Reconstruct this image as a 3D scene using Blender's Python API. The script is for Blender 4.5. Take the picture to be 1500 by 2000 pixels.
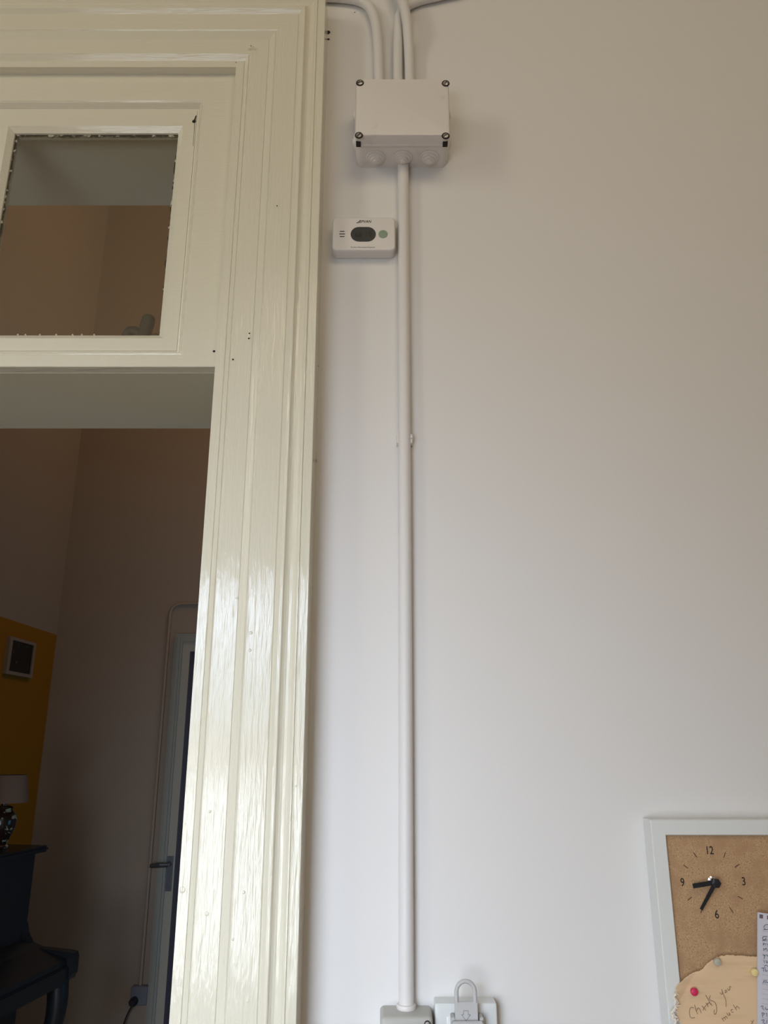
import bpy, bmesh, math, random
from mathutils import Vector, Matrix
random.seed(7)
C = bpy.context.scene.collection
for o in list(bpy.data.objects): bpy.data.objects.remove(o)

# ------------------------------------------------------------------ camera
F = 1500.0                      # focal length in pixels of the 1500x2000 frame
PITCH = math.radians(16.7)
CAM = Vector((0.0, -1.16, 1.60))
cd = bpy.data.cameras.new('camera'); cam = bpy.data.objects.new('camera', cd); C.objects.link(cam)
cd.sensor_fit = 'VERTICAL'; cd.sensor_height = 24.0; cd.sensor_width = 18.0
cd.lens = 24.0 * F / 2000.0; cd.clip_start = 0.02; cd.clip_end = 60
cam.location = CAM; cam.rotation_euler = (math.pi/2 + PITCH, 0, 0)
bpy.context.scene.camera = cam
CP, SP = math.cos(PITCH), math.sin(PITCH)

def ray(px, py):
    u = (px-750)/F; v = (1000-py)/F
    return Vector((u, CP - v*SP, SP + v*CP))
def W(px, py, y=0.0):
    """point of the plane y=const seen at a photo pixel (used to measure positions)"""
    r = ray(px, py); k = (y-CAM.y)/r.y
    return CAM + r*k

# ------------------------------------------------------------------ world, lights, exposure
sc = bpy.context.scene
wd = bpy.data.worlds.new('world'); sc.world = wd; wd.use_nodes = True
bg = wd.node_tree.nodes['Background']; bg.inputs[0].default_value = (0.75, 0.86, 1.0, 1); bg.inputs[1].default_value = 0.15
sc.view_settings.view_transform = 'Standard'; sc.view_settings.look = 'None'
sc.view_settings.gamma = 1.0; sc.view_settings.use_curve_mapping = False
sc.view_settings.exposure = 0.0

def area(name, loc, tgt, sx, sy, power, col, spread=180):
    d = bpy.data.lights.new(name, 'AREA'); d.shape = 'RECTANGLE'; d.size = sx; d.size_y = sy
    d.energy = power; d.color = col; d.spread = math.radians(spread)
    o = bpy.data.objects.new(name, d); C.objects.link(o); o.location = loc
    o.rotation_euler = (Vector(tgt)-Vector(loc)).to_track_quat('-Z', 'Y').to_euler()
    return o
WIN = (-1.50, -0.30, 0.70, 2.30)           # window in the wall behind the camera: x0,x1,z0,z1
YB = -2.15                                 # inner face of that wall
wc = ((WIN[0]+WIN[1])/2, YB-0.04, (WIN[2]+WIN[3])/2)
area('sky_window', (-0.9, YB-0.04, 1.90), (-0.55, 0.0, 0.75), 1.1, 0.76, 9.29, (0.663, 0.791, 1.000), 74)
area('window_low', (-0.9, YB-0.042, 1.02), (-0.85, 0, 0.9), 1.1, 0.95, 14.28, (0.735, 0.868, 1.000), 112)
area('window_middle', (-0.9, YB-0.044, 1.2), (-0.7, 0, 1.3), 1.1, 1.0, 2.00, (1.000, 0.600, 0.200), 100)
area('warm_fill_right', (0.45, YB+0.04, 3.1), (0.2, 0, 2.2), 1.3, 1.0, 15.25, (1.000, 0.817, 0.549))  # unseen warm fill added to brighten the upper wall; no real fixture
area('warm_fill_left', (-2.5, YB+0.03, 3.0), (-1.2, 0, 2.6), 0.85, 1.6, 29.00, (1.000, 0.952, 0.772))  # second added fill, from the left, for the casing and upper wall
area('far_room_window', (2.1, 1.6, 1.3), (-1.4, 2.6, 0.9), 1.0, 1.2, 8.20, (0.146, 0.585, 1.000))
area('far_room_fill', (0.4, 1.6, 4.3), (-0.6, 3.04, 4.2), 0.8, 0.8, 11.60, (1.000, 0.586, 0.241))  # added warm fill for the upper far wall, not a known lamp

# ------------------------------------------------------------------ materials
def mat(name, col, rough=0.6, spec=0.5, metal=0.0, bump=None, mott=None, alpha=None, coat=0.0):
    """bump / mott : list of (scale xyz, strength, distance) / (scale xyz, darker colour, amount)"""
    m = bpy.data.materials.new(name); m.use_nodes = True
    nt = m.node_tree; b = nt.nodes['Principled BSDF']
    b.inputs['Base Color'].default_value = (*col, 1); b.inputs['Roughness'].default_value = rough
    b.inputs['Specular IOR Level'].default_value = spec; b.inputs['Metallic'].default_value = metal
    b.inputs['Coat Weight'].default_value = coat; b.inputs['Coat Roughness'].default_value = 0.1
    tc = nt.nodes.new('ShaderNodeTexCoord')
    def noise(sc3, det=4):
        mp = nt.nodes.new('ShaderNodeMapping'); mp.inputs['Scale'].default_value = sc3
        nt.links.new(tc.outputs['Object'], mp.inputs[0])
        n = nt.nodes.new('ShaderNodeTexNoise'); n.inputs['Scale'].default_value = 1.0; n.inputs['Detail'].default_value = det
        nt.links.new(mp.outputs[0], n.inputs['Vector']); return n
    prev = None
    for (s3, st, dist) in (bump or []):
        n = noise(s3); bp = nt.nodes.new('ShaderNodeBump')
        bp.inputs['Strength'].default_value = st; bp.inputs['Distance'].default_value = dist
        nt.links.new(n.outputs['Fac'], bp.inputs['Height'])
        if prev: nt.links.new(prev.outputs[0], bp.inputs['Normal'])
        prev = bp
    if prev: nt.links.new(prev.outputs[0], b.inputs['Normal'])
    last = None
    for (s3, c2, lo, hi) in (mott or []):
        n = noise(s3, 6); mr = nt.nodes.new('ShaderNodeMapRange')
        mr.inputs['From Min'].default_value = lo; mr.inputs['From Max'].default_value = hi
        nt.links.new(n.outputs['Fac'], mr.inputs['Value'])
        mx = nt.nodes.new('ShaderNodeMix'); mx.data_type = 'RGBA'
        nt.links.new(mr.outputs[0], mx.inputs['Factor'])
        if last: nt.links.new(last.outputs['Result'], mx.inputs['A'])
        else: mx.inputs['A'].default_value = (*col, 1)
        mx.inputs['B'].default_value = (*c2, 1); last = mx
    if last: nt.links.new(last.outputs['Result'], b.inputs['Base Color'])
    return m

M = {}
M['wall'] = mat('wall_paint', (0.745, 0.73, 0.725), 0.55, 0.3, bump=[((9, 9, 9), 0.18, 0.01), ((90, 90, 90), 0.10, 0.001)])
M['gloss'] = mat('cream_gloss_paint', (0.71, 0.675, 0.56), 0.07, 0.5,
                 bump=[((110, 110, 14), 1.0, 0.0007), ((230, 230, 22), 1.0, 0.0010), ((430, 430, 42), 1.0, 0.00022), ((800, 800, 300), 0.8, 0.00010)])
M['gloss_h'] = mat('cream_gloss_paint_cross', (0.71, 0.675, 0.56), 0.07, 0.5,
                 bump=[((14, 110, 110), 1.0, 0.0007), ((22, 230, 230), 1.0, 0.0006), ((42, 430, 430), 1.0, 0.00022), ((300, 800, 800), 0.8, 0.00010)])
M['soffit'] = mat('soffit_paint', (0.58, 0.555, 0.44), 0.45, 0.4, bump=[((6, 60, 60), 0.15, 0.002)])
M['soffit_lifted'] = mat('soffit_paint_lifted', (0.82, 0.80, 0.70), 0.45, 0.4)  # same lining, colour lightened to stand in for light on the head
M['pipe'] = mat('painted_conduit', (0.73, 0.705, 0.70), 0.42, 0.4, bump=[((60, 60, 25), 0.15, 0.001)])
M['plastic_white'] = mat('white_plastic', (0.72, 0.69, 0.675), 0.38, 0.5)
M['box_paint'] = mat('painted_box', (0.74, 0.70, 0.68), 0.42, 0.4, bump=[((40, 40, 40), 0.25, 0.002)],
                     mott=[((28, 28, 28), (0.62, 0.57, 0.55), 0.62, 0.8)])
M['hole'] = mat('dark_hole', (0.03, 0.025, 0.022), 0.8, 0.2)
M['screw'] = mat('old_screw', (0.30, 0.27, 0.27), 0.4, 0.5, 0.6, mott=[((300, 300, 300), (0.6, 0.57, 0.55), 0.5, 0.6)])
M['screen'] = mat('lcd_dark', (0.035, 0.037, 0.04), 0.25, 0.5)
M['digit'] = mat('lcd_digit', (0.012, 0.012, 0.014), 0.4, 0.4)
M['button'] = mat('green_button', (0.25, 0.33, 0.25), 0.5, 0.4)
M['ink'] = mat('print_dark', (0.05, 0.045, 0.045), 0.6, 0.3)
M['ink_grey'] = mat('print_grey', (0.16, 0.14, 0.14), 0.6, 0.3)
M['grey_box'] = mat('grey_beige_plastic', (0.46, 0.455, 0.43), 0.45, 0.4, bump=[((70, 70, 70), 0.15, 0.001)])
M['switch'] = mat('switch_plastic', (0.70, 0.72, 0.72), 0.25, 0.5)
M['tag'] = mat('tag_grey_plastic', (0.50, 0.495, 0.50), 0.45, 0.4)
M['tag_line'] = mat('tag_line', (0.16, 0.16, 0.17), 0.6, 0.3)
M['frame'] = mat('board_frame_paint', (0.715, 0.73, 0.72), 0.4, 0.4)
M['cork'] = mat('cork', (0.47, 0.30, 0.165), 0.85, 0.2, bump=[((500, 500, 500), 0.4, 0.001)],
                mott=[((520, 520, 520), (0.20, 0.11, 0.055), 0.52, 0.72), ((700, 700, 700), (0.68, 0.48, 0.29), 0.55, 0.70), ((60, 60, 60), (0.41, 0.25, 0.14), 0.45, 0.7)])
M['black'] = mat('black_plastic', (0.014, 0.016, 0.02), 0.35, 0.5)
M['chrome'] = mat('chrome', (0.75, 0.75, 0.78), 0.2, 0.5, 1.0)
M['mark'] = mat('clock_print', (0.04, 0.028, 0.02), 0.7, 0.2)
M['mark2'] = mat('clock_tick_print', (0.12, 0.07, 0.04), 0.7, 0.2)
M['kraft'] = mat('kraft_paper', (0.74, 0.53, 0.33), 0.8, 0.2, bump=[((20, 20, 120), 0.3, 0.0006)],
                 mott=[((20, 20, 130), (0.66, 0.46, 0.275), 0.5, 0.75)])
M['torn'] = mat('torn_fibre', (0.78, 0.70, 0.62), 0.9, 0.1)
M['pencil'] = mat('pencil_line', (0.21, 0.135, 0.085), 0.7, 0.2)
M['note'] = mat('note_paper', (0.62, 0.61, 0.67), 0.8, 0.2)
M['note_line'] = mat('note_rule', (0.40, 0.40, 0.47), 0.8, 0.2)
M['biro'] = mat('biro_ink', (0.10, 0.11, 0.18), 0.6, 0.3)
M['punch'] = mat('punched_hole_shade', (0.17, 0.12, 0.13), 0.8, 0.2)
M['pink'] = mat('pink_pin', (0.62, 0.03, 0.11), 0.35, 0.5)
M['clearpin'] = mat('pearl_pin', (0.46, 0.44, 0.36), 0.2, 0.5)
M['yellowpin'] = mat('pale_yellow_pin', (0.80, 0.65, 0.30), 0.3, 0.5)
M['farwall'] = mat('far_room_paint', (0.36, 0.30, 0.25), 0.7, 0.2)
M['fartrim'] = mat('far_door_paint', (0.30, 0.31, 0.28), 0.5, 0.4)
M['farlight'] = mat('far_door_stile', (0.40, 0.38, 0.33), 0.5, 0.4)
M['navy'] = mat('dark_interior_panel', (0.04, 0.04, 0.065), 0.5, 0.4)  # darkness of the interior beyond the door, put into the colour
M['metal'] = mat('door_metal', (0.10, 0.11, 0.13), 0.4, 0.5, 0.6)
M['piano'] = mat('piano_lacquer', (0.009, 0.012, 0.016), 0.35, 0.5)
M['shade'] = mat('lamp_shade', (0.20, 0.14, 0.11), 0.8, 0.2)
M['vase'] = mat('lamp_glaze', (0.03, 0.016, 0.012), 0.2, 0.5, mott=[((30, 30, 45), (0.40, 0.40, 0.30), 0.58, 0.60)])
M['photo'] = mat('dark_photograph', (0.010, 0.010, 0.010), 0.4, 0.4, mott=[((26, 26, 26), (0.14, 0.14, 0.12), 0.62, 0.70)])
M['photoframe'] = mat('photo_mount', (0.30, 0.24, 0.20), 0.6, 0.3)
M['floor'] = mat('wood_floor', (0.56, 0.38, 0.24), 0.5, 0.4, mott=[((3, 40, 3), (0.42, 0.27, 0.16), 0.4, 0.7)])
M['ceiling'] = mat('ceiling_paint', (0.72, 0.66, 0.58), 0.7, 0.2)
M['figure'] = mat('dark_ornament', (0.016, 0.02, 0.018), 0.5, 0.4)
M['brown'] = mat('brown_ornament', (0.10, 0.05, 0.035), 0.6, 0.3)
M['putty'] = mat('cracked_putty', (0.07, 0.06, 0.045), 0.9, 0.1, mott=[((90, 90, 90), (0.5, 0.46, 0.37), 0.55, 0.6)])
M['cable'] = mat('cable_dark', (0.015, 0.015, 0.02), 0.5, 0.4)

# left wall of the far room: ochre paint up to 2.16 m, plain paint above
def ochre():
    m = mat('ochre_and_plain_wall', (0.5, 0.3, 0.1), 0.7, 0.2); nt = m.node_tree; b = nt.nodes['Principled BSDF']
    g = nt.nodes.new('ShaderNodeNewGeometry'); s = nt.nodes.new('ShaderNodeSeparateXYZ')
    nt.links.new(g.outputs['Position'], s.inputs[0])
    c = nt.nodes.new('ShaderNodeMath'); c.operation = 'GREATER_THAN'; c.inputs[1].default_value = 2.161
    nt.links.new(s.outputs['Z'], c.inputs[0])
    mx = nt.nodes.new('ShaderNodeMix'); mx.data_type = 'RGBA'; nt.links.new(c.outputs[0], mx.inputs['Factor'])
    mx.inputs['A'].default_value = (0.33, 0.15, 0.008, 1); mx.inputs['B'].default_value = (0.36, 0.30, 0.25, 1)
    nt.links.new(mx.outputs['Result'], b.inputs['Base Color']); return m
M['ochre'] = ochre()
def glass():
    m = bpy.data.materials.new('window_glass'); m.use_nodes = True
    b = m.node_tree.nodes['Principled BSDF']
    b.inputs['Base Color'].default_value = (0.93, 0.95, 0.93, 1); b.inputs['Roughness'].default_value = 0.06
    b.inputs['Transmission Weight'].default_value = 1.0; b.inputs['IOR'].default_value = 1.5
    nt = m.node_tree; tr = nt.nodes.new('ShaderNodeBsdfTransparent'); gl = nt.nodes.new('ShaderNodeBsdfGlossy')
    df = nt.nodes.new('ShaderNodeBsdfDiffuse'); df.inputs[0].default_value = (0.62, 0.44, 0.28, 1)
    tr.inputs[0].default_value = (0.9, 0.92, 0.9, 1); gl.inputs['Roughness'].default_value = 0.0
    fr = nt.nodes.new('ShaderNodeFresnel'); fr.inputs[0].default_value = 1.6
    m1 = nt.nodes.new('ShaderNodeMixShader'); m2 = nt.nodes.new('ShaderNodeMixShader'); m2.inputs[0].default_value = 0.06
    ge = nt.nodes.new('ShaderNodeNewGeometry'); mm = nt.nodes.new('ShaderNodeMath'); mm.operation = 'SUBTRACT'; mm.inputs[0].default_value = 1.0
    mu = nt.nodes.new('ShaderNodeMath'); mu.operation = 'MULTIPLY'
    nt.links.new(ge.outputs['Backfacing'], mm.inputs[1]); nt.links.new(fr.outputs[0], mu.inputs[0]); nt.links.new(mm.outputs[0], mu.inputs[1])
    nt.links.new(mu.outputs[0], m1.inputs[0]); nt.links.new(tr.outputs[0], m1.inputs[1]); nt.links.new(gl.outputs[0], m1.inputs[2])
    nt.links.new(m1.outputs[0], m2.inputs[1]); nt.links.new(df.outputs[0], m2.inputs[2])
    nt.links.new(m2.outputs[0], nt.nodes['Material Output'].inputs['Surface'])
    return m
M['glass'] = glass()

# ------------------------------------------------------------------ mesh helpers
def link(name, bm, m, parent=None, smooth=False):
    bmesh.ops.recalc_face_normals(bm, faces=bm.faces[:])
    me = bpy.data.meshes.new(name); bm.to_mesh(me); bm.free()
    if smooth:
        for p in me.polygons: p.use_smooth = True
        try: me.set_sharp_from_angle(angle=math.radians(smooth if smooth is not True else 40))
        except Exception: pass
    o = bpy.data.objects.new(name, me); me.materials.append(m); C.objects.link(o)
    if parent: 
        o.parent = parent; o.matrix_parent_inverse = parent_inv(parent)
    return o
def parent_inv(p):
    mw = Matrix.LocRotScale(p.location, p.rotation_euler, None) if not p.parent else Matrix.Identity(4)
    return mw.inverted()
def centre(o):
    """move the origin of a top-level mesh to the middle of its bottom"""
    me = o.data; vs = [v.co for v in me.vertices]
    lo = Vector([min(v[i] for v in vs) for i in range(3)]); hi = Vector([max(v[i] for v in vs) for i in range(3)])
    c = Vector(((lo.x+hi.x)/2, (lo.y+hi.y)/2, lo.z)); me.transform(Matrix.Translation(-c)); o.location = o.location + c
    return o
def tag(o, label=None, cat=None, group=None, kind=None):
    if label: o['label'] = label
    if cat: o['category'] = cat
    if group: o['group'] = group
    if kind: o['kind'] = kind
    return o
def thing(name, loc, label, cat, group=None, kind=None):
    o = bpy.data.objects.new(name, None); o.empty_display_size = 0.05; C.objects.link(o); o.location = loc
    return tag(o, label, cat, group, kind)
def box(bm, x0, x1, y0, y1, z0, z1, bev=0.0):
    vs = [bm.verts.new((x, y, z)) for x in (x0, x1) for y in (y0, y1) for z in (z0, z1)]
    fs = [bm.faces.new([vs[i] for i in f]) for f in ((0,1,3,2),(4,6,7,5),(0,4,5,1),(2,3,7,6),(0,2,6,4),(1,5,7,3))]
    if bev:
        es = list({e for f in fs for e in f.edges}); bmesh.ops.bevel(bm, geom=es, offset=bev, segments=2, affect='EDGES')
def loft(bm, loops, closed=True, cap=True):
    L = [[bm.verts.new(p) for p in lp] for lp in loops]
    for a, b in zip(L, L[1:]):
        n = len(a)
        for i in range(n if closed else n-1):
            j = (i+1) % n; bm.faces.new((a[i], a[j], b[j], b[i]))
    if cap: bm.faces.new(L[0]); bm.faces.new(L[-1])
    return L
def rr(x0, z0, x1, z1, r, y, n=6):
    """rounded rectangle loop in the plane y"""
    pts = []; r = max(r, 1e-5)
    for cx, cz, a0 in ((x1-r, z1-r, 0), (x0+r, z1-r, 90), (x0+r, z0+r, 180), (x1-r, z0+r, 270)):
        for i in range(n+1):
            a = math.radians(a0+90*i/n); pts.append((cx+r*math.cos(a), y, cz+r*math.sin(a)))
    return pts
def plate(bm, x0, z0, x1, z1, r, steps):
    """steps: (inset, y)"""
    loft(bm, [rr(x0+i, z0+i, x1-i, z1-i, r-i*0.8 if r-i*0.8 > 0 else 1e-5, y) for i, y in steps])
def tube(bm, pts, rad, n=14, cap=True):
    pts = [Vector(p) for p in pts]; R = rad if isinstance(rad, (list, tuple)) else [rad]*len(pts)
    loops = []; up = None
    for i, p in enumerate(pts):
        t = (pts[min(i+1, len(pts)-1)] - pts[max(i-1, 0)]).normalized()
        if up is None:
            up = Vector((0, 0, 1)) if abs(t.z) < 0.9 else Vector((0, 1, 0))
        a = (up - t*up.dot(t)).normalized(); up = a; b = t.cross(a)
        loops.append([p + (a*math.cos(2*math.pi*k/n) + b*math.sin(2*math.pi*k/n))*R[i] for k in range(n)])
    loft(bm, loops, True, cap)
def smooth_path(pts, it=3):
    pts = [Vector(p) for p in pts]
    for _ in range(it):
        q = [pts[0]]
        for a, b in zip(pts, pts[1:]): q += [a*0.75+b*0.25, a*0.25+b*0.75]
        q.append(pts[-1]); pts = q
    return pts
def lathe(bm, prof, org, axis=(0, 0, 1), n=32):
    """prof: (radius, height along the axis)"""
    q = Vector(axis).to_track_quat('Z', 'Y'); org = Vector(org)
    loops = [[org + q @ Vector((max(r, 1e-5)*math.cos(2*math.pi*k/n), max(r, 1e-5)*math.sin(2*math.pi*k/n), h)) for k in range(n)] for r, h in prof]
    loft(bm, loops, True, True)
def text(name, body, size, m, parent, loc, extr=0.0002, shear=0.0, sx=1.0, rotz=0.0, bold=0.0):
    cu = bpy.data.curves.new(name, 'FONT'); cu.body = body; cu.size = size; cu.extrude = extr
    cu.align_x = 'CENTER'; cu.align_y = 'CENTER'; cu.shear = shear; cu.offset = bold
    t = bpy.data.objects.new(name+'_tmp', cu); C.objects.link(t)
    bpy.context.view_layer.update()
    me = bpy.data.meshes.new_from_object(t.evaluated_get(bpy.context.evaluated_depsgraph_get()))
    bpy.data.objects.remove(t)
    me.transform(Matrix.Translation(Vector(loc)) @ Matrix.Rotation(rotz, 4, 'Y') @ Matrix.Rotation(math.pi/2, 4, 'X') @ Matrix.Diagonal((sx, 1, 1, 1)))
    me.materials.clear(); me.materials.append(m)
    o = bpy.data.objects.new(name, me); C.objects.link(o)
    if parent: o.parent = parent; o.matrix_parent_inverse = parent_inv(parent)
    return o
def strokes(name, lines, m, parent, y, rad=0.00035):
    """pen lines given as photo pixels lying on the plane y"""
    bm = bmesh.new()
    for ln in lines:
        pts = smooth_path([W(px, py, y) for px, py in ln], 2)
        tube(bm, pts, rad, 5)
    return link(name, bm, m, parent)

# ------------------------------------------------------------------ structure: this room and the far room
def S(name, boxes, m, label=None, kind='structure'):
    bm = bmesh.new()
    for b in boxes: box(bm, *b)
    o = link(name, bm, m); tag(o, label, None, None, kind); return o
H = 5.0; TH = 0.235
XO0, XO1 = -1.131, -0.2729                    # door opening
ZC = 2.792                                    # inner edge of the head casing
XL, XR = -3.0, 2.2
YF = 3.04                                     # far wall face of the next room
XFL = -1.783
S('wall_front', [(XO1+0.028, XR, 0, TH, 0, H), (XL, XO0-0.028, 0, TH, 0, H), (XO0-0.028, XO1+0.028, 0, TH, 2.83, H)], M['wall'], 'off-white painted wall beside the cream door casing')
S('wall_back', [(XL, WIN[0], YB-0.2, YB, 0, H), (WIN[1], XR, YB-0.2, YB, 0, H), (WIN[0], WIN[1], YB-0.2, YB, 0, WIN[2]), (WIN[0], WIN[1], YB-0.2, YB, WIN[3], H)], M['wall'])
S('wall_left', [(XL-0.15, XL, YB-0.2, TH, 0, H)], M['wall'])
S('wall_right', [(XR, XR+0.15, YB-0.2, TH, 0, H)], M['wall'])
S('floor', [(XL-0.15, XR+0.15, YB-0.2, YF+0.2, -0.1, 0)], M['floor'])
S('ceiling', [(XL-0.15, XR+0.15, YB-0.2, YF+0.2, H, H+0.1)], M['ceiling'])
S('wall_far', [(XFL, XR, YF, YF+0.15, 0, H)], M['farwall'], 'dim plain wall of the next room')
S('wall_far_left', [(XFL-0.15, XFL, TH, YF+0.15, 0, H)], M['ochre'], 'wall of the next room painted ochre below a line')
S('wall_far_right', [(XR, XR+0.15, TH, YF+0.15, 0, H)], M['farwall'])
w1 = thing('window_1', (0, YB, 0), None, None, kind='structure')
bm = bmesh.new()
for a in ((WIN[0], WIN[0]+0.05, WIN[2], WIN[3]), (WIN[1]-0.05, WIN[1], WIN[2], WIN[3]), (WIN[0]+0.05, WIN[1]-0.05, WIN[2], WIN[2]+0.05), (WIN[0]+0.05, WIN[1]-0.05, WIN[3]-0.05, WIN[3])):
    box(bm, a[0], a[1], YB-0.09, YB-0.02, a[2], a[3])
link('window_frame', bm, M['gloss'], w1)
bm = bmesh.new(); box(bm, WIN[0]+0.05, WIN[1]-0.05, YB-0.075, YB-0.07, WIN[2]+0.05, WIN[3]-0.05); link('window_pane', bm, M['glass'], w1)

# ------------------------------------------------------------------ door_1 : casing, lining, transom
d1 = thing('door_1', (-0.702, 0, 0), 'cream gloss door casing with glazed transom over the open doorway', None, kind='structure')
prof_px = [(330, .040), (352, .040), (354, .0385), (364, .0450), (366, .0438), (368, .0455), (419, .0460), (421, .0450), (437, .0515), (441, .0505), (443, .0520), (500, .0520),
           (503, .0505), (513, .0570), (517, .0576), (519.5, .0580), (521.5, .0572), (524, .0552), (529, .0530), (535, .0520), (541, .0526), (547, .0552), (550.5, .0585), (553, .0598), (555, .0600), (557, .0580), (560, .0597), (577.5, .0600), (579, .0588)]
prof = []
for px, t in prof_px:
    x = (px-750)/F/1.1495*(1.16-t); prof.append((x-XO1, t))
wid = prof[-1][0]
prof = [(prof[0][0], 0.0)] + prof + [(wid, 0.0)]
def casing(kind):
    bm = bmesh.new()
    if kind == 'right':   L = [[(XO1+s, -t, 0.0) for s, t in prof], [(XO1+s, -t, ZC+s) for s, t in prof]]
    elif kind == 'left':  L = [[(XO0-s, -t, 0.0) for s, t in prof], [(XO0-s, -t, ZC+s) for s, t in prof]]
    else:                 L = [[(XO0-s, -t, ZC+s) for s, t in prof], [(XO1+s, -t, ZC+s) for s, t in prof]]
    loft(bm, L, True, True)
    return link('head_casing' if kind == 'head' else 'side_casing', bm, M['gloss_h' if kind == 'head' else 'gloss'], d1)
for k in ('right', 'left', 'head'): casing(k)
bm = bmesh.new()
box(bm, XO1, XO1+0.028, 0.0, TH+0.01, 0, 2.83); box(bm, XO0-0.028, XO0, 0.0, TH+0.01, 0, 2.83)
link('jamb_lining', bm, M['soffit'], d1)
bm = bmesh.new(); box(bm, XO0, XO1, 0.0, TH+0.01, 2.716, 2.83); link('head_lining', bm, M['soffit_lifted'], d1)
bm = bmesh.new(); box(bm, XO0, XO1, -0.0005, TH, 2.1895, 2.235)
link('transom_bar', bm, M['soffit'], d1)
# transom frame: outer frame, moulded step, sash with a muntin
tf = bmesh.new()
def rect(x0, z0, x1, z1, t): return [(x0, -t, z0), (x1, -t, z0), (x1, -t, z1), (x0, -t, z1)]
g_r = (-0.6805, 2.2575, -0.3790, 2.6755); g_l = (-1.404+0.3790, 2.2575, -1.404+0.6805, 2.6755)
HX0, HX1, HZ0, HZ1 = -1.404+0.332, -0.332, 2.211, 2.733
loft(tf, [rect(XO0, 2.190, XO1, ZC+0.004, 0.0), rect(XO0, 2.190, XO1, ZC+0.004, 0.0215), rect(XO0+.001, 2.191, XO1-.001, ZC+0.003, 0.0225), rect(HX0, HZ0, HX1, HZ1, 0.0225),
          rect(HX0+.002, HZ0+.002, HX1-.002, HZ1-.002, 0.0205), rect(HX0+.004, HZ0+.004, HX1-.004, HZ1-.004, 0.0215), rect(HX0+.010, HZ0+.010, HX1-.010, HZ1-.010, 0.0125),
          rect(HX0+.013, HZ0+.013, HX1-.013, HZ1-.013, 0.0118), rect(HX0+.014, HZ0+.014, HX1-.014, HZ1-.014, 0.009)], cap=False)
b = 0.0095
X0, X1, Z0, Z1 = HX0+0.0135, HX1-0.0135, HZ0+0.0135, HZ1-0.0135
for a in ((X0, X1, Z0, g_r[1]-b), (X0, X1, g_r[3]+b, Z1), (X0, g_l[0]-b, g_r[1]-b, g_r[3]+b), (g_r[2]+b, X1, g_r[1]-b, g_r[3]+b), (g_l[2]+b, g_r[0]-b, g_r[1]-b, g_r[3]+b)):
    box(tf, a[0], a[1], -0.0122, 0.012, a[2], a[3])
for g in (g_l, g_r):
    loft(tf, [rect(g[0]-b, g[1]-b, g[2]+b, g[3]+b, 0.0122), rect(g[0], g[1], g[2], g[3], 0.0045), rect(g[0], g[1], g[2], g[3], -0.012)], cap=False)
link('transom_frame', tf, M['gloss_h'], d1)
for g in (g_l, g_r):
    bm = bmesh.new(); box(bm, g[0], g[2], 0.001, 0.004, g[1], g[3]); link('window_pane', bm, M['glass'], d1)
# ragged paint and cracked putty round the visible pane
bm = bmesh.new()
def ragged(a, b2, wmin, wmax, n, inward):
    a = Vector(a); b2 = Vector(b2); inward = Vector(inward)
    top = []; bot = []
    for i in range(n+1):
        p = a.lerp(b2, i/n); top.append(bm.verts.new(p)); bot.append(bm.verts.new(p + inward*random.uniform(wmin, wmax)))
    for i in range(n): bm.faces.new((top[i], top[i+1], bot[i+1], bot[i]))
x0, z0, x1, z1 = g_r
ragged((x0, -0.0006, z1), (x1, -0.0006, z1), 0.002, 0.006, 60, (0, 0, -1))
ragged((x0, -0.0007, z0), (x0, -0.0007, z1), 0.001, 0.005, 60, (1, 0, 0))
ragged((x1, -0.0008, z0), (x1, -0.0008, z1), 0.0005, 0.004, 60, (-1, 0, 0))
link('cracked_putty', bm, M['putty'], d1)
bm = bmesh.new()
ragged((x0, -0.0010, z0), (x1, -0.0010, z0), 0.0003, 0.0012, 90, (0, 0, 1))
for px in (35, 50, 78, 110, 142, 160, 184): 
    p = W(px, 654, -0.003); lathe(bm, [(0.0, 0.0), (0.0018, 0.0005), (0.001, 0.0025), (0, 0.003)], p - Vector((0, 0, 0.0012)), (0, 0, 1), 8)
link('paint_blob', bm, M['gloss_h'], d1)
# nail holes and a torn screw hole in the paint
bm = bmesh.new()
for px, py, r, t in ((487, 651, .0014, .0521), (486, 661, .0016, .0521), (455, 702, .0015, .0461), (418, 686, .0022, .0226), (541, 402, .0012, .0552), (490, 90, .0012, .0522), (461, 122, .0010, .0402), (357, 880, 0, 0)):
    if r: lathe(bm, [(r, 0), (r*0.8, 0.0003)], W(px, py, -t), (0, -1, 0), 10)
lathe(bm, [(.0036, 0), (.003, 0.0006)], W(379, 237, -0.0126), (0, -1, 0), 12)
tube(bm, [W(379, 238, -0.0128), W(383, 226, -0.0128)], [0.0016, 0.0008], 6)
tube(bm, [W(380, 240, -0.0124), W(379, 262, -0.0124), W(377, 285, -0.0124)], [0.0005, 0.0003, 0.0003], 5)
link('nail_hole', bm, M['hole'], d1)
# bumps left in the gloss paint
bm = bmesh.new()
for px, py, r, t in ((404, 1785, .0028, .046), (484, 1955, .0024, .052), (455, 1835, .0018, .052), (463, 1168, .0025, .046), (490, 1236, .003, .052), (488, 1270, .0025, .052), (356, 1738, .0045, .040), (410, 1585, .002, .046), (490, 90, .0035, .0518), (578, 1535, .0016, .0598), (476, 1743, .0022, .052)):
    lathe(bm, [(r, 0), (r*0.9, 0.0004), (r*0.5, 0.0007), (0, 0.0008)], W(px, py, -t+0.0002), (0, -1, 0), 14)
link('paint_blob', bm, M['gloss'], d1, True)
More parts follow.
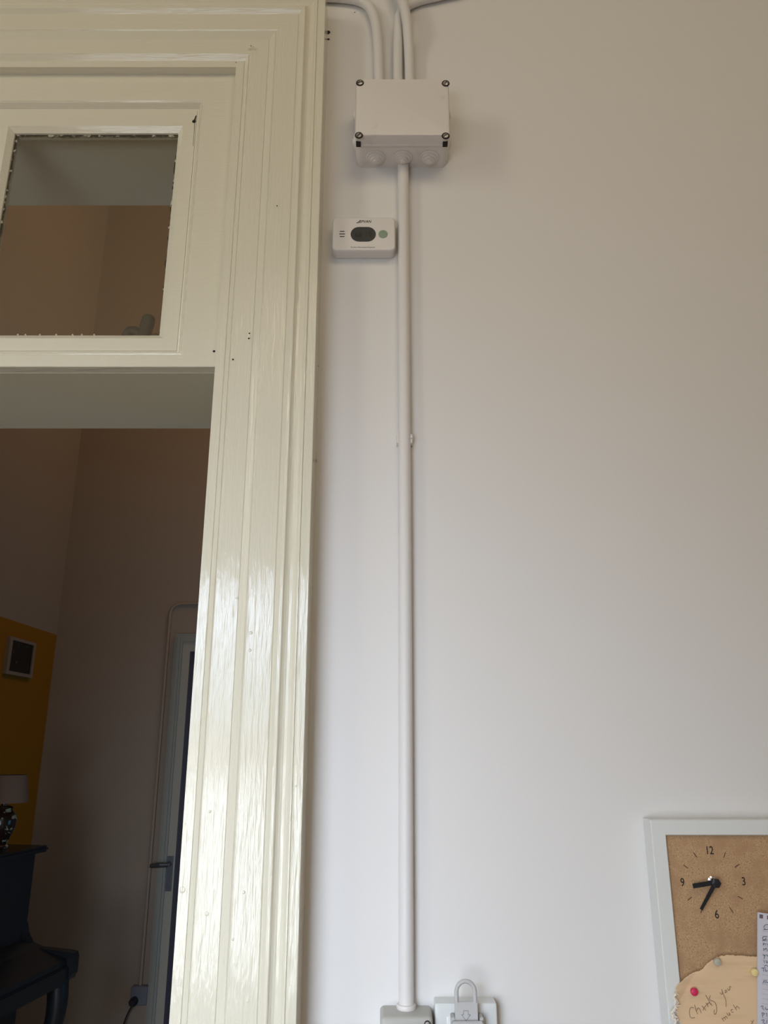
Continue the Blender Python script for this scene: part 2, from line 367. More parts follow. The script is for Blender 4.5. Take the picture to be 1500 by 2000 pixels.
# broken plaster beside the casing
bm = bmesh.new()
for px, py, w, h in ((641, 63, .0085, .010), (641.5, 76.5, .0085, .0042), (628, 385, .002, .003), (627, 470, .0015, .004), (622, 715, .0015, .006), (621, 742, .0015, .004), (693, 24, .0025, .002), (618, 900, .001, .006)):
    p = W(px, py, -0.0005); n = 9
    bm.faces.new([bm.verts.new((p.x + w/2*math.cos(2*math.pi*k/n)*random.uniform(.6, 1.1), p.y, p.z + h/2*math.sin(2*math.pi*k/n)*random.uniform(.6, 1.1))) for k in range(n)])
tag(link('trim_1', bm, M['hole']), 'small dark chips in the wall plaster beside the casing', None, None, 'structure')

# ------------------------------------------------------------------ big junction box
GZ0, GZ1 = 2.602, 2.722
jb = thing('junction_box', (0.033, 0, GZ0), 'large square junction box painted over, high on the wall where four conduits meet', 'junction box')
bm = bmesh.new(); plate(bm, -0.0505, GZ0, 0.1155, GZ1, 0.014, [(0, 0.0), (0, -0.052), (0.001, -0.056)]); link('box_body', bm, M['box_paint'], jb, 35)
bm = bmesh.new(); plate(bm, -0.0510, GZ0-0.003, 0.1155, GZ1+0.003, 0.009, [(0.002, -0.0545), (0, -0.056), (0, -0.059), (0.0015, -0.0605), (0.0015, -0.0775), (0.003, -0.080), (0.006, -0.0808)])
lid = link('lid', bm, M['box_paint'], jb, 35)
for px, py, a in ((703, 162, 0.3), (870.5, 163, 1.2), (701, 264.5, 0.9), (870.5, 265.5, 0.7)):
    p = W(px, py, -0.0809)
    bm = bmesh.new(); lathe(bm, [(0.0070, -0.0002), (0.0066, 0.0008), (0.0056, 0.0008), (0.0053, 0.0001)], p, (0, -1, 0), 24); link('screw_socket', bm, M['hole'], jb)
    bm = bmesh.new(); lathe(bm, [(0.0048, 0.0), (0.0048, 0.0012), (0.0035, 0.0018), (0, 0.002)], p, (0, -1, 0), 20)
    s = link('screw', bm, M['screw'], jb, True)
    bm = bmesh.new(); d = Vector((math.cos(a), 0, math.sin(a)))*0.0042; tube(bm, [p-d+Vector((0, -0.0019, 0)), p+d+Vector((0, -0.0019, 0))], 0.0007, 6); link('screw_slot', bm, M['hole'], s)
for px in (700, 869.5):
    p = W(px, 283, -0.062); bm = bmesh.new(); box(bm, p.x-0.0042, p.x+0.0042, -0.0665, -0.0560, GZ0-0.0038, GZ0-0.0005); link('latch_slot', bm, M['hole'], jb)
def grommet(org, axis, k=1.0):
    bm = bmesh.new()
    lathe(bm, [(r_, h_*k) for r_, h_ in ((0.0175, -0.001), (0.0175, 0.0015), (0.0158, 0.0030), (0.0140, 0.0030), (0.0132, 0.0055), (0.0112, 0.0060), (0.0100, 0.0060), (0.0092, 0.0088), (0.0070, 0.0092), (0.0060, 0.0092), (0.0052, 0.0115), (0.002, 0.0125), (0, 0.0125))], org, axis, 36)
    return link('grommet', bm, M['box_paint'], jb, 30)
for x in (-0.0145, 0.0335, 0.0810): grommet((x, -0.027, GZ0), (0, 0, -1))
for z in (GZ0+0.032, GZ0+0.092):
    grommet((-0.0505, -0.027, z), (-1, 0, 0), 0.5); grommet((0.1155, -0.027, z), (1, 0, 0), 0.5)

# ------------------------------------------------------------------ conduits
def pipe(name, pts, r, label, it=3):
    bm = bmesh.new(); tube(bm, smooth_path(pts, it), r, 20); o = link(name, bm, M['pipe'], None, 50)
    return centre(tag(o, label, 'conduit', 'painted conduits'))
yb = -0.0115
main = pipe('conduit', [W(787.5, 322, yb), W(788.5, 600, yb), W(791, 1000, yb), W(792.5, 1500, yb), W(793.5, 1966, yb)], 0.0100, 'long straight painted conduit running down from the junction box to the small grey box', 1)
zt = GZ1 - 0.004
pipe('conduit', [(W(741.5, 150, yb).x, yb-0.012, zt), W(740, 140, yb), W(738, 80, yb), W(733, 35, yb), W(717, 5, yb), W(675, -6, yb), W(560, -10, yb), (-0.9, yb, 3.012)], 0.0095, 'painted conduit above the junction box bending left towards the door casing')
pipe('conduit', [(W(777, 150, yb).x, yb-0.012, zt), W(776.5, 140, yb), W(777, 60, yb), W(781, 20, yb), W(812, 2, yb+0.001), W(860, -9, yb), W(940, -27, yb), W(1200, -60, yb), (1.1, yb, 3.25)], 0.0090, 'middle painted conduit above the junction box curving right behind its neighbour')
pipe('conduit', [(W(800, 150, yb).x, yb-0.012, zt), W(800, 140, yb), W(798.5, 90, yb-0.003), W(795.5, 45, yb-0.018), W(788, 5, yb-0.021), W(770, -30, yb-0.012), W(752, -90, yb), (0.0, yb, 3.6)], 0.0095, 'rightmost conduit above the junction box, passing in front of the curved one')
# clamp on the main conduit
cz = W(790, 858, yb); cl = thing('pipe_clamp', (cz.x, 0, cz.z), 'small painted clip holding the long conduit at mid height', 'pipe clip')
bm = bmesh.new()
for s in (-1, 1):
    loft(bm, [rr(-1, -1, 1, 1, 0.2, 0)]*0 or [[(cz.x+s*0.0095, 0, cz.z-0.0085), (cz.x+s*0.0130, 0, cz.z-0.0085), (cz.x+s*0.0130, 0, cz.z+0.0085), (cz.x+s*0.0095, 0, cz.z+0.0085)],
              [(cz.x+s*0.0095, -0.015, cz.z-0.008), (cz.x+s*0.0125, -0.0145, cz.z-0.007), (cz.x+s*0.0125, -0.0145, cz.z+0.007), (cz.x+s*0.0095, -0.015, cz.z+0.008)]])
box(bm, cz.x-0.0095, cz.x+0.0095, -0.0016, 0.0, cz.z-0.0085, cz.z+0.0085)
link('clip_body', bm, M['pipe'], cl)
p = W(801, 855, -0.0145); bm = bmesh.new(); lathe(bm, [(0.0022, -0.001), (0.0022, 0.0025), (0.001, 0.0035), (0, 0.0035)], (cz.x+0.0112, -0.0145, cz.z+0.002), (0, -1, 0), 12); link('clip_screw', bm, M['plastic_white'], cl)

# ------------------------------------------------------------------ carbon monoxide alarm
DX0, DX1, DZ0, DZ1, DT = -0.0900, 0.0198, 2.4095, 2.4780, 0.025
co = thing('carbon_monoxide_alarm', ((DX0+DX1)/2, 0, DZ0), 'small white alarm with an oval dark display and round green button beside the conduit', 'alarm')
bm = bmesh.new(); plate(bm, DX0, DZ0, DX1, DZ1, 0.0095, [(0.003, 0.0), (0.0015, -0.0018), (0.0003, -0.003), (0, -0.021), (0.0006, -0.0235), (0.002, -0.0248), (0.004, -0.025)]); link('case', bm, M['plastic_white'], co, 35)
yd = -DT
a = W(685, 443.5, yd); b2 = W(734, 472, yd)
bm = bmesh.new(); plate(bm, a.x, b2.z, b2.x, a.z, (a.z-b2.z)*0.49, [(0, yd+0.0005), (0, yd-0.0004), (0.0004, yd-0.0006)]); scr = link('display', bm, M['screen'], co)
text('display_digits', '66 19', 0.0150, M['digit'], scr, ((a.x+b2.x)/2, yd-0.0007, (a.z+b2.z)/2-0.001), 0.0001, sx=0.85)
p = W(748, 457.5, yd); bm = bmesh.new(); lathe(bm, [(0.0078, -0.0005), (0.0078, 0.0008), (0.0070, 0.0013), (0, 0.0015)], p, (0, -1, 0), 28); link('button', bm, M['button'], co, 30)
for i, py in enumerate((452, 457, 462)):
    p0 = W(662.5 + (i != 1), py, yd-0.0001); p1 = W(674-(i != 1), py, yd-0.0001)
    bm = bmesh.new(); plate(bm, p0.x, p0.z-0.0008, p1.x, p0.z+0.0008, 0.0007, [(0, yd+0.0003), (0, yd-0.0002)]); link('vent_slot', bm, M['hole'], co)
p = W(713, 433, yd); text('brand_lettering', 'EPVAN', 0.0072, M['ink'], co, (p.x, yd-0.0001, p.z), 0.0001, 0.25, 0.95, bold=0.0001)
bm = bmesh.new(); tube(bm, [W(696, 435.5, yd), W(700, 434, yd), W(704, 429.5, yd)], [0.0005, 0.0008, 0.0003], 5); tube(bm, [W(696, 435.5, yd), W(702, 435.5, yd)], 0.0003, 5); link('brand_swoosh', bm, M['ink'], co)
p = W(709, 483, yd); text('caption', 'Carbon Monoxide Detector', 0.0037, M['ink_grey'], co, (p.x, yd-0.0001, p.z), 0.0001)

# ------------------------------------------------------------------ small grey surface box under the conduit
gb = thing('surface_box', (0.029, 0, 1.20), 'small grey-beige screwed surface box at the foot of the long conduit', 'electrical box')
bm = bmesh.new(); plate(bm, -0.0052, 1.196, 0.0625, 1.2670, 0.0055, [(0, 0), (0.0006, -0.037), (0.0015, -0.0405), (0.003, -0.0422), (0.005, -0.043)]); link('box_body', bm, M['grey_box'], gb, 35)
bm = bmesh.new(); lathe(bm, [(0.0108, -0.001), (0.0125, 0), (0.0130, 0.003), (0.0122, 0.0055), (0.0103, 0.006)], (W(793.5, 1966, yb).x, yb, 1.2665), (0, 0, 1), 28); link('collar', bm, M['box_paint'], gb, True)
for sx, sz in ((0.0550, 1.2585), (0.0025, 1.204)):
    bm = bmesh.new(); lathe(bm, [(0.0042, -0.0002), (0.0042, 0.0006), (0.0033, 0.0006)], (sx, -0.043, sz), (0, -1, 0), 18); link('screw_socket', bm, M['hole'], gb)
    bm = bmesh.new(); lathe(bm, [(0.0030, 0), (0.0030, 0.0012), (0, 0.0016)], (sx, -0.043, sz), (0, -1, 0), 16); link('screw', bm, M['screw'], gb)

# ------------------------------------------------------------------ wall socket and the padlock-shaped tag in it
SX0, SX1, SZ1 = 0.0655, 0.1458, 1.277; SZ0 = SZ1-0.080
so = thing('wall_socket', ((SX0+SX1)/2, 0, SZ0), 'white square socket plate next to the small grey box', 'wall socket')
bm = bmesh.new(); plate(bm, SX0, SZ0, SX1, SZ1, 0.0022, [(0, 0), (0, -0.0235), (0.0008, -0.0252), (0.010, -0.0272), (0.0112, -0.0268)]); link('cover_plate', bm, M['switch'], so, 30)
bm = bmesh.new(); plate(bm, SX0+0.0150, SZ0+0.0150, SX1-0.0150, SZ1-0.0150, 0.002, [(0, -0.025), (0, -0.0268), (0.0008, -0.0272)]); link('socket_insert', bm, M['switch'], so, 30)
cx = (SX0+SX1)/2
bm = bmesh.new(); box(bm, cx-0.0200, cx+0.0195, -0.0500, -0.0440, 1.222, 1.2632, 0.0012); link('hinged_flap', bm, M['tag'], so)
for s in (-1, 1):
    bm = bmesh.new(); box(bm, cx+s*0.0180-0.0024, cx+s*0.0180+0.0024, -0.0450, -0.0265, 1.235, 1.2665, 0.0009); link('hinge_lug', bm, M['tag'], so)
tx = 0.1046; ty = -0.0430
tg = thing('padlock_shaped_tag', (tx, ty, 1.235), 'grey plastic tag shaped like a padlock with an arrow, stuck in the wall socket', 'tag')
tb = W(910, 1957, ty).z; tt = W(910, 1912.5, ty).z
bm = bmesh.new(); plate(bm, tx-0.0145, 1.238, tx+0.0148, tb, 0.0015, [(0.0006, ty+0.0040), (0, ty+0.0034), (0, ty+0.0006), (0.0006, ty)]); link('tag_body', bm, M['tag'], tg)
ro = 0.0118; zc = tt-ro-0.0028
pts = [(tx-ro, ty+0.002, tb-0.001)] + [(tx-ro*math.cos(math.pi*i/16), ty+0.002, zc+ro*math.sin(math.pi*i/16)) for i in range(17)] + [(tx+ro, ty+0.002, tb-0.001)]
bm = bmesh.new(); tube(bm, pts, 0.0027, 12); link('shackle', bm, M['tag'], tg, True)
strokes('arrow', [[(905.5, 1974), (905.5, 1974), (905.5, 1982), (905.5, 1982)], [(905.5, 1982), (901.5, 1982)], [(901.5, 1982), (910.5, 1993.5)], [(910.5, 1993.5), (919, 1982)], [(919, 1982), (914.5, 1982)], [(914.5, 1982), (914.5, 1974)], [(914.5, 1974), (905.5, 1974)]], M['tag_line'], tg, ty, 0.00028)

# ------------------------------------------------------------------ cork board with clock
BX0, BZ1, BT = 0.3640, 1.4985, 0.0335; BX1 = BX0+0.60; BZ0 = BZ1-0.45; FW = 0.0195
cb = thing('cork_board', ((BX0+BX1)/2, 0, BZ0), 'cork pin board in a pale grey frame with clock hands and numerals', 'pin board')
bm = bmesh.new()
def fr_rect(i, y): return [(BX0+i, y, BZ0+i), (BX1-i, y, BZ0+i), (BX1-i, y, BZ1-i), (BX0+i, y, BZ1-i)]
loft(bm, [fr_rect(0.002, 0), fr_rect(0, -0.002), fr_rect(0, -BT+0.001), fr_rect(0.001, -BT), fr_rect(FW-0.001, -BT), fr_rect(FW, -BT+0.001), fr_rect(FW, -0.004)], cap=False); link('frame', bm, M['frame'], cb)
YC = -0.027
bm = bmesh.new(); box(bm, BX0+FW, BX1-FW, YC, -0.004, BZ0+FW, BZ1-FW); link('cork_panel', bm, M['cork'], cb)
for tx_, px, py in (('12', 1385.5, 1661.5), ('3', 1452.5, 1722), ('6', 1400, 1786.5), ('9', 1333, 1724)):
    p = W(px, py, YC); text('numeral', tx_, 0.0145, M['mark'], cb, (p.x, YC-0.0002, p.z), 0.0002, 0, 0.80, bold=0.0001)
for (a0, a1) in (((1354.5, 1665.5), (1361, 1674)), ((1334.5, 1689), (1344, 1696)), ((1343, 1758.5), (1351, 1752)), ((1368.5, 1783), (1371, 1775)), ((1432, 1783), (1425, 1772)), ((1451, 1756), (1441, 1750.5)), ((1444, 1688), (1435, 1694)), ((1417, 1664.5), (1413.5, 1675))):
    bm = bmesh.new(); tube(bm, [W(*a0, YC), W(*a1, YC)], 0.0006, 6); link('hour_mark', bm, M['mark2'], cb)
yh = YC-0.010
hb = W(1396, 1724, yh)
bm = bmesh.new(); lathe(bm, [(0.0055, 0), (0.0055, 0.003), (0.0035, 0.004), (0.0035, 0.008), (0.0, 0.008)], (hb.x-0.0005, YC, hb.z+0.0015), (0, -1, 0), 20); link('spindle_nut', bm, M['chrome'], cb, True)
def hand(name, p0, p1, w0, w1, y):
    a = W(*p0, y); c = W(*p1, y); d = (c-a).normalized(); n = Vector((-d.z, 0, d.x)); bm = bmesh.new()
    loft(bm, [[a+n*w0, a-n*w0, c-n*w1, c+n*w1], [q+Vector((0, -0.0009, 0)) for q in (a+n*w0, a-n*w0, c-n*w1, c+n*w1)]]); return link(name, bm, M['black'], cb)
hand('hour_hand', (1399, 1723), (1353, 1730.5), 0.0029, 0.0029, yh)
hand('minute_hand', (1399, 1720.5), (1369, 1776.5), 0.0027, 0.0019, yh-0.002)
bm = bmesh.new(); lathe(bm, [(0.0062, 0), (0.0062, 0.0035), (0.0045, 0.0045), (0, 0.005)], (hb.x+0.0012, yh-0.0005+0.001, hb.z-0.0005), (0, -1, 0), 6); link('hand_cap', bm, M['black'], cb)

# kraft paper card
def interp(pts, t):
    k = t*(len(pts)-1); i = min(int(k), len(pts)-2); f = k-i
    return pts[i][0]*(1-f)+pts[i+1][0]*f, pts[i][1]*(1-f)+pts[i+1][1]*f
YP = -0.0350
top_px = [(1317, 1926), (1332, 1912), (1342, 1905), (1352, 1898.5), (1362, 1896), (1372, 1892), (1381, 1882), (1390, 1876), (1401, 1869), (1412, 1866), (1425, 1866), (1440, 1866), (1455, 1867.5), (1466, 1869), (1478, 1867), (1500, 1866), (1530, 1868), (1560, 1870)]
left_px = [(1317, 1926), (1318, 1938), (1320, 1950), (1322, 1960), (1319, 1970), (1321, 1980), (1326, 1990), (1328, 2000), (1330, 2020), (1335, 2040), (1340, 2070)]
def resample(pts, n):
    P = [Vector(p) for p in pts]; L = [0]
    for a, c in zip(P, P[1:]): L.append(L[-1]+(c-a).length)
    out = []
    for k in range(n+1):
        d = L[-1]*k/n; i = 0
        while i < len(L)-2 and L[i+1] < d: i += 1
        f = (d-L[i])/(L[i+1]-L[i]); out.append(P[i].lerp(P[i+1], f))
    return out
N1, N2 = 70, 60
T = [W(p.x, p.y, YP) for p in resample(top_px, N1)]; Lf = [W(p.x, p.y, YP) for p in resample(left_px, N2)]
for i in range(1, N1): T[i] += Vector((0, 0, random.uniform(-.0009, .0009)))
for i in range(1, N2): Lf[i] += Vector((random.uniform(-.0015, .0015), 0, 0))
Bz = Lf[-1].z
c0, c1 = W(1354, 1904, YP), W(1323, 1962, YP); cn = Vector((c1.z-c0.z, 0, -(c1.x-c0.x))).normalized()
if cn.x > 0: cn = -cn
bm = bmesh.new(); grid = []
for j in range(N2+1):
    row = []
    for i in range(N1+1):
        u = i/N1; v = j/N2
        x = T[i].x + (Lf[j].x-T[0].x)*(1-u)**3; z = T[i].z + (Bz-T[i].z)*v*1.0
        z = z + (Lf[j].z-(T[0].z+(Bz-T[0].z)*v))*(1-u)**3
        d = max(0.0, (Vector((x, 0, z))-Vector((c0.x, 0, c0.z))).dot(cn))
        y = YP - min(d, 0.02)*0.32 - 0.0005*math.sin(v*9+u*5)
        row.append(bm.verts.new((x, y, z)))
    grid.append(row)
for j in range(N2):
    for i in range(N1): bm.faces.new((grid[j][i], grid[j][i+1], grid[j+1][i+1], grid[j+1][i]))
kp = thing('paper_card', (T[0].x+0.05, YP, Bz), 'torn-edged brown kraft paper card pencilled Thank you, pinned low on the cork board', 'card')
cs = link('card_sheet', bm, M['kraft'], kp, True); md = cs.modifiers.new('thickness', 'SOLIDIFY'); md.thickness = 0.0005; md.offset = 0
bm = bmesh.new()
fr_ = [(1320, 1940), (1316, 1948), (1320, 1955), (1317, 1962), (1321, 1966), (1315, 1974), (1311, 1980), (1316, 1984), (1313, 1990), (1321, 1992), (1317, 2000), (1325, 2003), (1322, 2012), (1330, 2020)]
pts = smooth_path([W(x, y, YP-0.0055) + Vector((0, random.uniform(-.001, .001), 0)) for x, y in fr_], 1)
tube(bm, pts, [0.0010+0.0012*abs(math.sin(i*1.7)) for i in range(len(pts))], 7)
for k in range(22):
    x, y = interp(fr_, k/21); p = W(x+2, y, YP-0.005); q = p + Vector((random.uniform(.001, .005), -random.uniform(0, .002), random.uniform(-.004, .003)))
    tube(bm, [p, q], [0.0010, 0.0003], 5)
link('torn_fringe', bm, M['torn'], cs)
def Z2(zx, zy): return (1300+zx/7.5, 1780+zy/7.5)
hw = [[(410, 1420), (380, 1400), (350, 1430), (350, 1530), (375, 1568), (430, 1555)],
      [(425, 1370), (440, 1440), (470, 1505)], [(450, 1470), (470, 1410), (500, 1430), (520, 1490)],
      [(530, 1385), (590, 1450)], [(590, 1375), (545, 1450)],
      [(590, 1340), (625, 1400)], [(605, 1370), (630, 1335), (660, 1350), (680, 1385)],
      [(585, 1225), (620, 1290), (665, 1370)], [(655, 1230), (630, 1300), (720, 1320), (750, 1400), (745, 1490), (715, 1515), (705, 1480), (715, 1440)],
      [(795, 1190), (820, 1225), (835, 1190), (820, 1140)], [(820, 1140), (850, 1230), (885, 1300), (885, 1400)],
      [(870, 1190), (900, 1185), (890, 1150), (870, 1160), (875, 1195)], [(905, 1125), (925, 1165), (945, 1140), (935, 1095), (965, 1110)],
      [(820, 1560), (855, 1610)], [(835, 1580), (860, 1545), (880, 1590)], [(865, 1555), (885, 1530), (905, 1570)],
      [(895, 1490), (925, 1535), (940, 1510), (925, 1470), (950, 1520)], [(985, 1440), (955, 1440), (965, 1480), (995, 1475)],
      [(990, 1370), (1040, 1450)], [(1025, 1420), (1045, 1385), (1060, 1400), (1085, 1425)],
      [(1250, 1600), (1280, 1640)], [(1290, 1590), (1255, 1660)]]
strokes('handwriting', [[Z2(*p) for p in l] for l in hw], M['pencil'], cs, YP-0.0011, 0.00030)

# white note
YN = -0.0385
np0 = W(1479.5, 1781.5, YN); nb = W(1485, 2060, YN).z; nx1 = np0.x+0.075
nt_ = thing('notepad_sheet', (np0.x+0.037, YN, nb), 'white ruled notepad sheet covered in blue handwriting at the right of the cork board', 'note')
bm = bmesh.new(); box(bm, np0.x, nx1, YN, YN+0.0007, nb, np0.z); link('sheet', bm, M['note'], nt_)
bm = bmesh.new()
for k in range(8):
    x = W(1487.5, 1789, YN).x + k*0.0098; z = W(1487, 1789, YN).z; box(bm, x-0.0022, x+0.0022, YN-0.0003, YN, z-0.0022, z+0.0024)
link('punched_holes', bm, M['punch'], nt_)
bm = bmesh.new()
for k in range(20):
    z = W(1490, 1808+k*9.5, YN).z
    if z > nb+0.004: box(bm, np0.x+0.006, nx1, YN-0.00015, YN, z-0.0002, z+0.0002)
link('ruled_lines', bm, M['note_line'], nt_)
hw = [[(1500, 1806), (1494, 1806), (1491, 1812), (1496, 1816), (1504, 1814)], [(1491, 1816), (1502, 1815)],
      [(1498, 1829), (1490, 1829), (1489, 1835), (1496, 1835), (1496, 1831)], [(1489, 1837), (1499, 1836)],
      [(1490, 1841), (1492, 1846)], [(1490, 1845), (1494, 1842), (1496, 1846)], [(1497, 1842), (1500, 1846)],
      [(1492, 1857), (1491, 1851), (1495, 1856), (1496, 1850), (1499, 1857)],
      [(1490, 1863), (1492, 1868), (1495, 1863), (1492, 1873)], [(1497, 1864), (1500, 1868)],
      [(1493, 1881), (1492, 1876)], [(1496, 1876), (1497, 1882), (1500, 1878)],
      [(1493, 1888), (1496, 1884), (1500, 1888)], [(1487, 1891), (1495, 1890)], [(1491, 1891), (1492, 1898)], [(1495, 1892), (1495, 1898), (1499, 1896)],
      [(1490, 1921), (1493, 1913), (1495, 1921)], [(1496, 1914), (1497, 1920), (1501, 1918)],
      [(1486, 1966), (1491, 1964), (1489, 1970), (1493, 1973)], [(1495, 1967), (1496, 1973), (1500, 1971)],
      [(1488, 1978), (1490, 1987)], [(1488, 1978), (1494, 1979), (1490, 1983)], [(1497, 1978), (1498, 1986)],
      [(1487, 1993), (1494, 1991), (1489, 1998), (1495, 1999)], [(1498, 1992), (1497, 1999)]]
for k in range(26):
    x = random.uniform(1504, 1540); y = 1812+random.randrange(19)*9.5; hw.append([(x, y-3), (x+2, y+1), (x+4, y-4), (x+6, y+1), (x+9, y-2)])
strokes('handwriting', hw, M['biro'], nt_, YN-0.0003, 0.00035)

_a = W(1479, 2010, YN); _ang = math.atan2(np0.x-_a.x, np0.z-_a.z)
_p = Matrix.Translation(np0) @ Matrix.Rotation(_ang, 4, 'Y') @ Matrix.Translation(-np0)
for ch in nt_.children:
    if ch.name.split('.')[0] != 'handwriting': ch.data.transform(_p)

def pin(px, py, y, m, label, r=0.0048, flat=False):
    p = W(px, py, y-0.006); bm = bmesh.new()
    lathe(bm, [(0.0006, -0.0035-0.004), (0.0006, 0.0), (r*0.75, 0.0), (r*0.8, 0.002), (r*0.98, 0.0035), (r, 0.005), (r*0.85, 0.0065), (r*0.4, 0.0073), (0, 0.0075)], (p.x, y, p.z), (0, -1, 0), 24)
    o = link('push_pin', bm, m, None, True); return centre(tag(o, label, 'push pin', 'push pins on the cork board'))
pin(1357, 1938, YP-0.001, M['pink'], 'bright pink push pin at the left of the brown card')
pin(1402, 1879.5, YP-0.001, M['clearpin'], 'pearly grey push pin at the top edge of the brown card')
pin(1475, 1900, YP, M['yellowpin'], 'pale yellow push pin peeking out beside the white note')

# ------------------------------------------------------------------ ornament on the transom ledge
bm = bmesh.new()
yo = 0.030
def O(px, py): return W(px, py, yo)
def B(px, r): p = W(px, 640, yo); return Vector((p.x, yo, 2.2352+r))
P_ = smooth_path([B(277, 0.004), O(281, 655), O(285, 640), O(290, 626), O(292, 615)], 2); n_ = len(P_)
tube(bm, P_, [0.0115 if i < n_-5 else 0.0115*math.sqrt(max(0.02, 1-((i-(n_-6))/5.0)**2)) for i in range(n_)], 16)
P_ = smooth_path([B(246, 0.002), O(247, 655), O(255, 645), O(266, 647), O(277, 657), B(284, 0.006)], 2); n_ = len(P_)
tube(bm, P_, 0.0095, 16)
o = link('ornament', bm, M['figure'], None, True); centre(tag(o, 'dark grey ornament with an upright fin behind the transom glass', 'ornament')); o.location.z = 2.2351
bm = bmesh.new(); P_ = smooth_path([B(294, 0.002), O(299, 656), O(307, 655), B(314, 0.002)], 2); tube(bm, P_, 0.006, 12)
o = link('ornament', bm, M['brown'], None, True); centre(tag(o, 'low brown ornament in the corner of the transom glass beside the dark one', 'ornament')); o.location.z = 2.2351

# ------------------------------------------------------------------ far room: door, conduit, socket
d2 = thing('door_2', (-0.62, YF, 0), 'far door with pale stile, dark panel standing in for the dark interior, and long lock plate', None, kind='structure')
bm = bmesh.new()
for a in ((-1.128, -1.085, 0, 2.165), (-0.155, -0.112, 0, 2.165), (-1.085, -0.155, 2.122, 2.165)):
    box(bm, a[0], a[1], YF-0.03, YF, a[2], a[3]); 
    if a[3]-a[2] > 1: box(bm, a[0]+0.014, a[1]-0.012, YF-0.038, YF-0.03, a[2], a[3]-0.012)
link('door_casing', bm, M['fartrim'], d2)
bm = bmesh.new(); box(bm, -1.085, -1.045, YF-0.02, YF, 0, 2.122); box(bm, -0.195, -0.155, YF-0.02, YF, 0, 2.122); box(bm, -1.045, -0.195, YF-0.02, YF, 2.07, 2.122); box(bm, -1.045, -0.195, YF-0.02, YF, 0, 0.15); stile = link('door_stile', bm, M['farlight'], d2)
bm = bmesh.new(); box(bm, -1.045, -0.195, YF-0.010, YF, 0.15, 2.07); link('dark_interior_panel', bm, M['navy'], d2)  # flat dark sheet in place of the unlit interior past the stile
bm = bmesh.new(); box(bm, -1.083, -1.053, YF-0.024, YF-0.019, 0.895, 1.055, 0.001); link('lock_plate', bm, M['metal'], stile)
bm = bmesh.new(); tube(bm, [(-1.068, YF-0.02, 1.02), (-1.068, YF-0.065, 1.02)], 0.010, 12); tube(bm, [(-1.066, YF-0.065, 1.02), (-1.105, YF-0.067, 1.02), (-1.155, YF-0.062, 1.015)], [0.010, 0.012, 0.010], 12); link('door_handle', bm, M['metal'], stile)
bm = bmesh.new(); tube(bm, smooth_path([(-1.172, YF-0.009, 0.48), (-1.172, YF-0.009, 2.2), (-1.172, YF-0.009, 2.33), (-1.03, YF-0.009, 2.332), (-0.4, YF-0.009, 2.335)], 3), 0.0085, 12)
centre(tag(link('conduit', bm, M['farwall'], None, True), 'thin conduit bending round the top corner of the far door', 'conduit'))
s2 = thing('wall_socket', (-1.168, YF, 0.40), 'dim socket low on the far wall with a dark plug in it', 'wall socket')
bm = bmesh.new(); plate(bm, -1.208, 0.403, -1.128, 0.483, 0.006, [(0, YF), (0, YF-0.030), (0.003, YF-0.034)]); link('cover_plate', bm, mat('far_socket', (0.16, 0.17, 0.21), 0.5, 0.4), s2)
pg = thing('plug_and_cable', (-1.185, YF-0.034, 0.42), 'dark plug with a thin cable hanging from the socket on the far wall', 'plug')
bm = bmesh.new(); lathe(bm, [(0.019, 0), (0.019, 0.028), (0.012, 0.04), (0, 0.04)], (-1.187, YF-0.0345, 0.423), (0, -1, 0), 20); link('plug_body', bm, M['cable'], pg, 30)
bm = bmesh.new(); tube(bm, smooth_path([(-1.19, YF-0.055, 0.41), (-1.215, YF-0.06, 0.36), (-1.235, YF-0.05, 0.28), (-1.245, YF-0.04, 0.18), (-1.29, YF-0.04, 0.06), (-1.36, YF-0.06, 0.006)], 2), 0.0035, 8); link('cable', bm, M['cable'], pg, True)
pf = thing('picture_frame', (XFL, 2.63, 1.91), 'small pale-framed dark photograph hanging on the ochre wall', 'picture')
bm = bmesh.new()
y0, y1, z0, z1 = 2.490, 2.770, 1.908, 2.082
for a in ((y0, y1, z0, z0+0.016), (y0, y1, z1-0.014, z1), (y0, y0+0.028, z0+0.016, z1-0.014), (y1-0.022, y1, z0+0.016, z1-0.014)): box(bm, XFL, XFL+0.018, a[0], a[1], a[2], a[3])
link('frame', bm, M['photoframe'], pf)
bm = bmesh.new(); box(bm, XFL, XFL+0.012, y0+0.027, y1-0.021, z0+0.015, z1-0.013); link('photograph', bm, M['photo'], pf)

# ------------------------------------------------------------------ upright piano and table lamp
pn = bpy.data.objects.new('upright_piano', None); C.objects.link(pn)
tag(pn, 'black upright piano standing against the ochre wall of the next room', 'piano')
pn.location = (-1.245, 1.94, 0); pn.rotation_euler = (0, 0, math.radians(-10))
# local axes: +x front, -y towards the near end; origin below the far front corner of the lid
def part(name, bm, m, sm=False):
    bmesh.ops.recalc_face_normals(bm, faces=bm.faces[:]); me = bpy.data.meshes.new(name); bm.to_mesh(me); bm.free(); me.materials.append(m)
    if sm:
        for p in me.polygons: p.use_smooth = True
    o = bpy.data.objects.new(name, me); C.objects.link(o); o.parent = pn; return o
LN = 1.12
bm = bmesh.new(); box(bm, -0.295, 0.0, -LN, 0.0, 1.212, 1.234, 0.008); part('lid', bm, M['piano'])
bm = bmesh.new(); box(bm, -0.285, -0.035, -LN+0.03, -0.03, 0.30, 1.212, 0.003); part('case', bm, M['piano'])
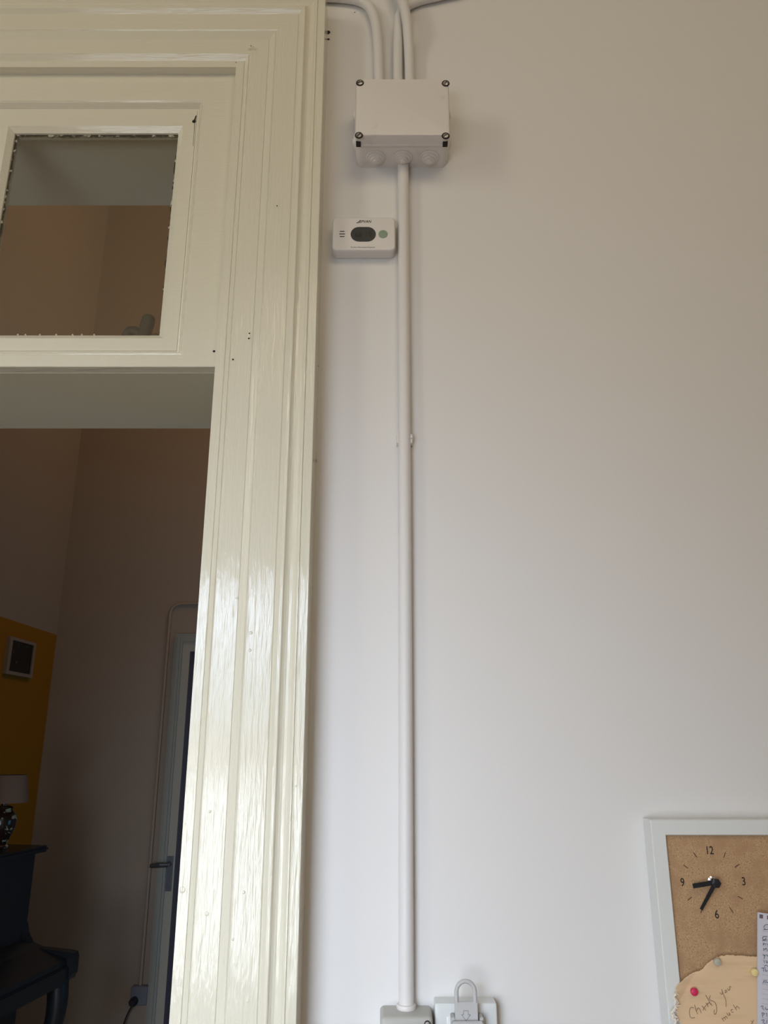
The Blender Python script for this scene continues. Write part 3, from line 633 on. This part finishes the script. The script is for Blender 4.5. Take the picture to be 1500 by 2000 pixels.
# cheek profile at the far and near end: sweeps from the case out over the key bed
for ya, yb_ in ((-0.055, -0.02), (-LN+0.02, -LN+0.055)):
    pr = [(-0.04, 0.81), (-0.04, 0.98), (-0.030, 0.945), (-0.008, 0.915), (0.03, 0.903), (0.150, 0.897), (0.168, 0.893), (0.174, 0.880), (0.174, 0.830), (0.166, 0.812), (0.15, 0.81)]
    bm = bmesh.new(); loft(bm, [[(x, ya, z) for x, z in pr], [(x, yb_, z) for x, z in pr]]); part('cheek', bm, M['piano'])
bm = bmesh.new(); box(bm, -0.04, 0.160, -LN+0.055, -0.055, 0.80, 0.855, 0.004); part('key_bed', bm, M['piano'])
bm = bmesh.new(); loft(bm, [[(-0.04, y, 0.855), (0.150, y, 0.855), (0.150, y, 0.875), (0.03, y, 0.905), (-0.04, y, 0.93)] for y in (-LN+0.056, -0.056)]); part('keyboard_cover', bm, M['piano'])
for yy in (-0.06, -LN+0.06):
    bm = bmesh.new(); P_ = smooth_path([(0.125, yy, 0.815), (0.135, yy, 0.74), (0.125, yy, 0.66), (0.085, yy, 0.56), (0.06, yy, 0.42), (0.055, yy, 0.25), (0.08, yy, 0.10), (0.09, yy, 0.0)], 2); n_ = len(P_)
    tube(bm, P_, [0.038-0.016*min(1, i/(n_*0.7)) for i in range(n_)], 14); part('leg', bm, M['piano'], True)
bm = bmesh.new(); box(bm, -0.285, 0.10, -0.09, -0.03, 0.0, 0.07); box(bm, -0.285, 0.10, -LN+0.03, -LN+0.09, 0, 0.07); box(bm, -0.285, -0.10, -LN+0.03, -0.03, 0.05, 0.31); part('plinth', bm, M['piano'])
lc = Vector((-1.392, 1.845, 1.2345))
lm = thing('table_lamp', lc, 'table lamp with pale shade and patterned dark base on the piano lid', 'lamp')
bm = bmesh.new(); lathe(bm, [(0.030, 0), (0.032, 0.006), (0.026, 0.012), (0.032, 0.03), (0.048, 0.07), (0.050, 0.095), (0.040, 0.12), (0.030, 0.128), (0.034, 0.136), (0.026, 0.142), (0.010, 0.145), (0.010, 0.16)], lc, (0, 0, 1), 28); link('lamp_base', bm, M['vase'], lm, True)
bm = bmesh.new(); loft(bm, [[lc+Vector((r*math.cos(a*math.pi/16), r*math.sin(a*math.pi/16), h)) for a in range(32)] for r, h in ((0.082, 0.155), (0.066, 0.250), (0.064, 0.250), (0.080, 0.155))], cap=False); link('lamp_shade', bm, M['shade'], lm, True)
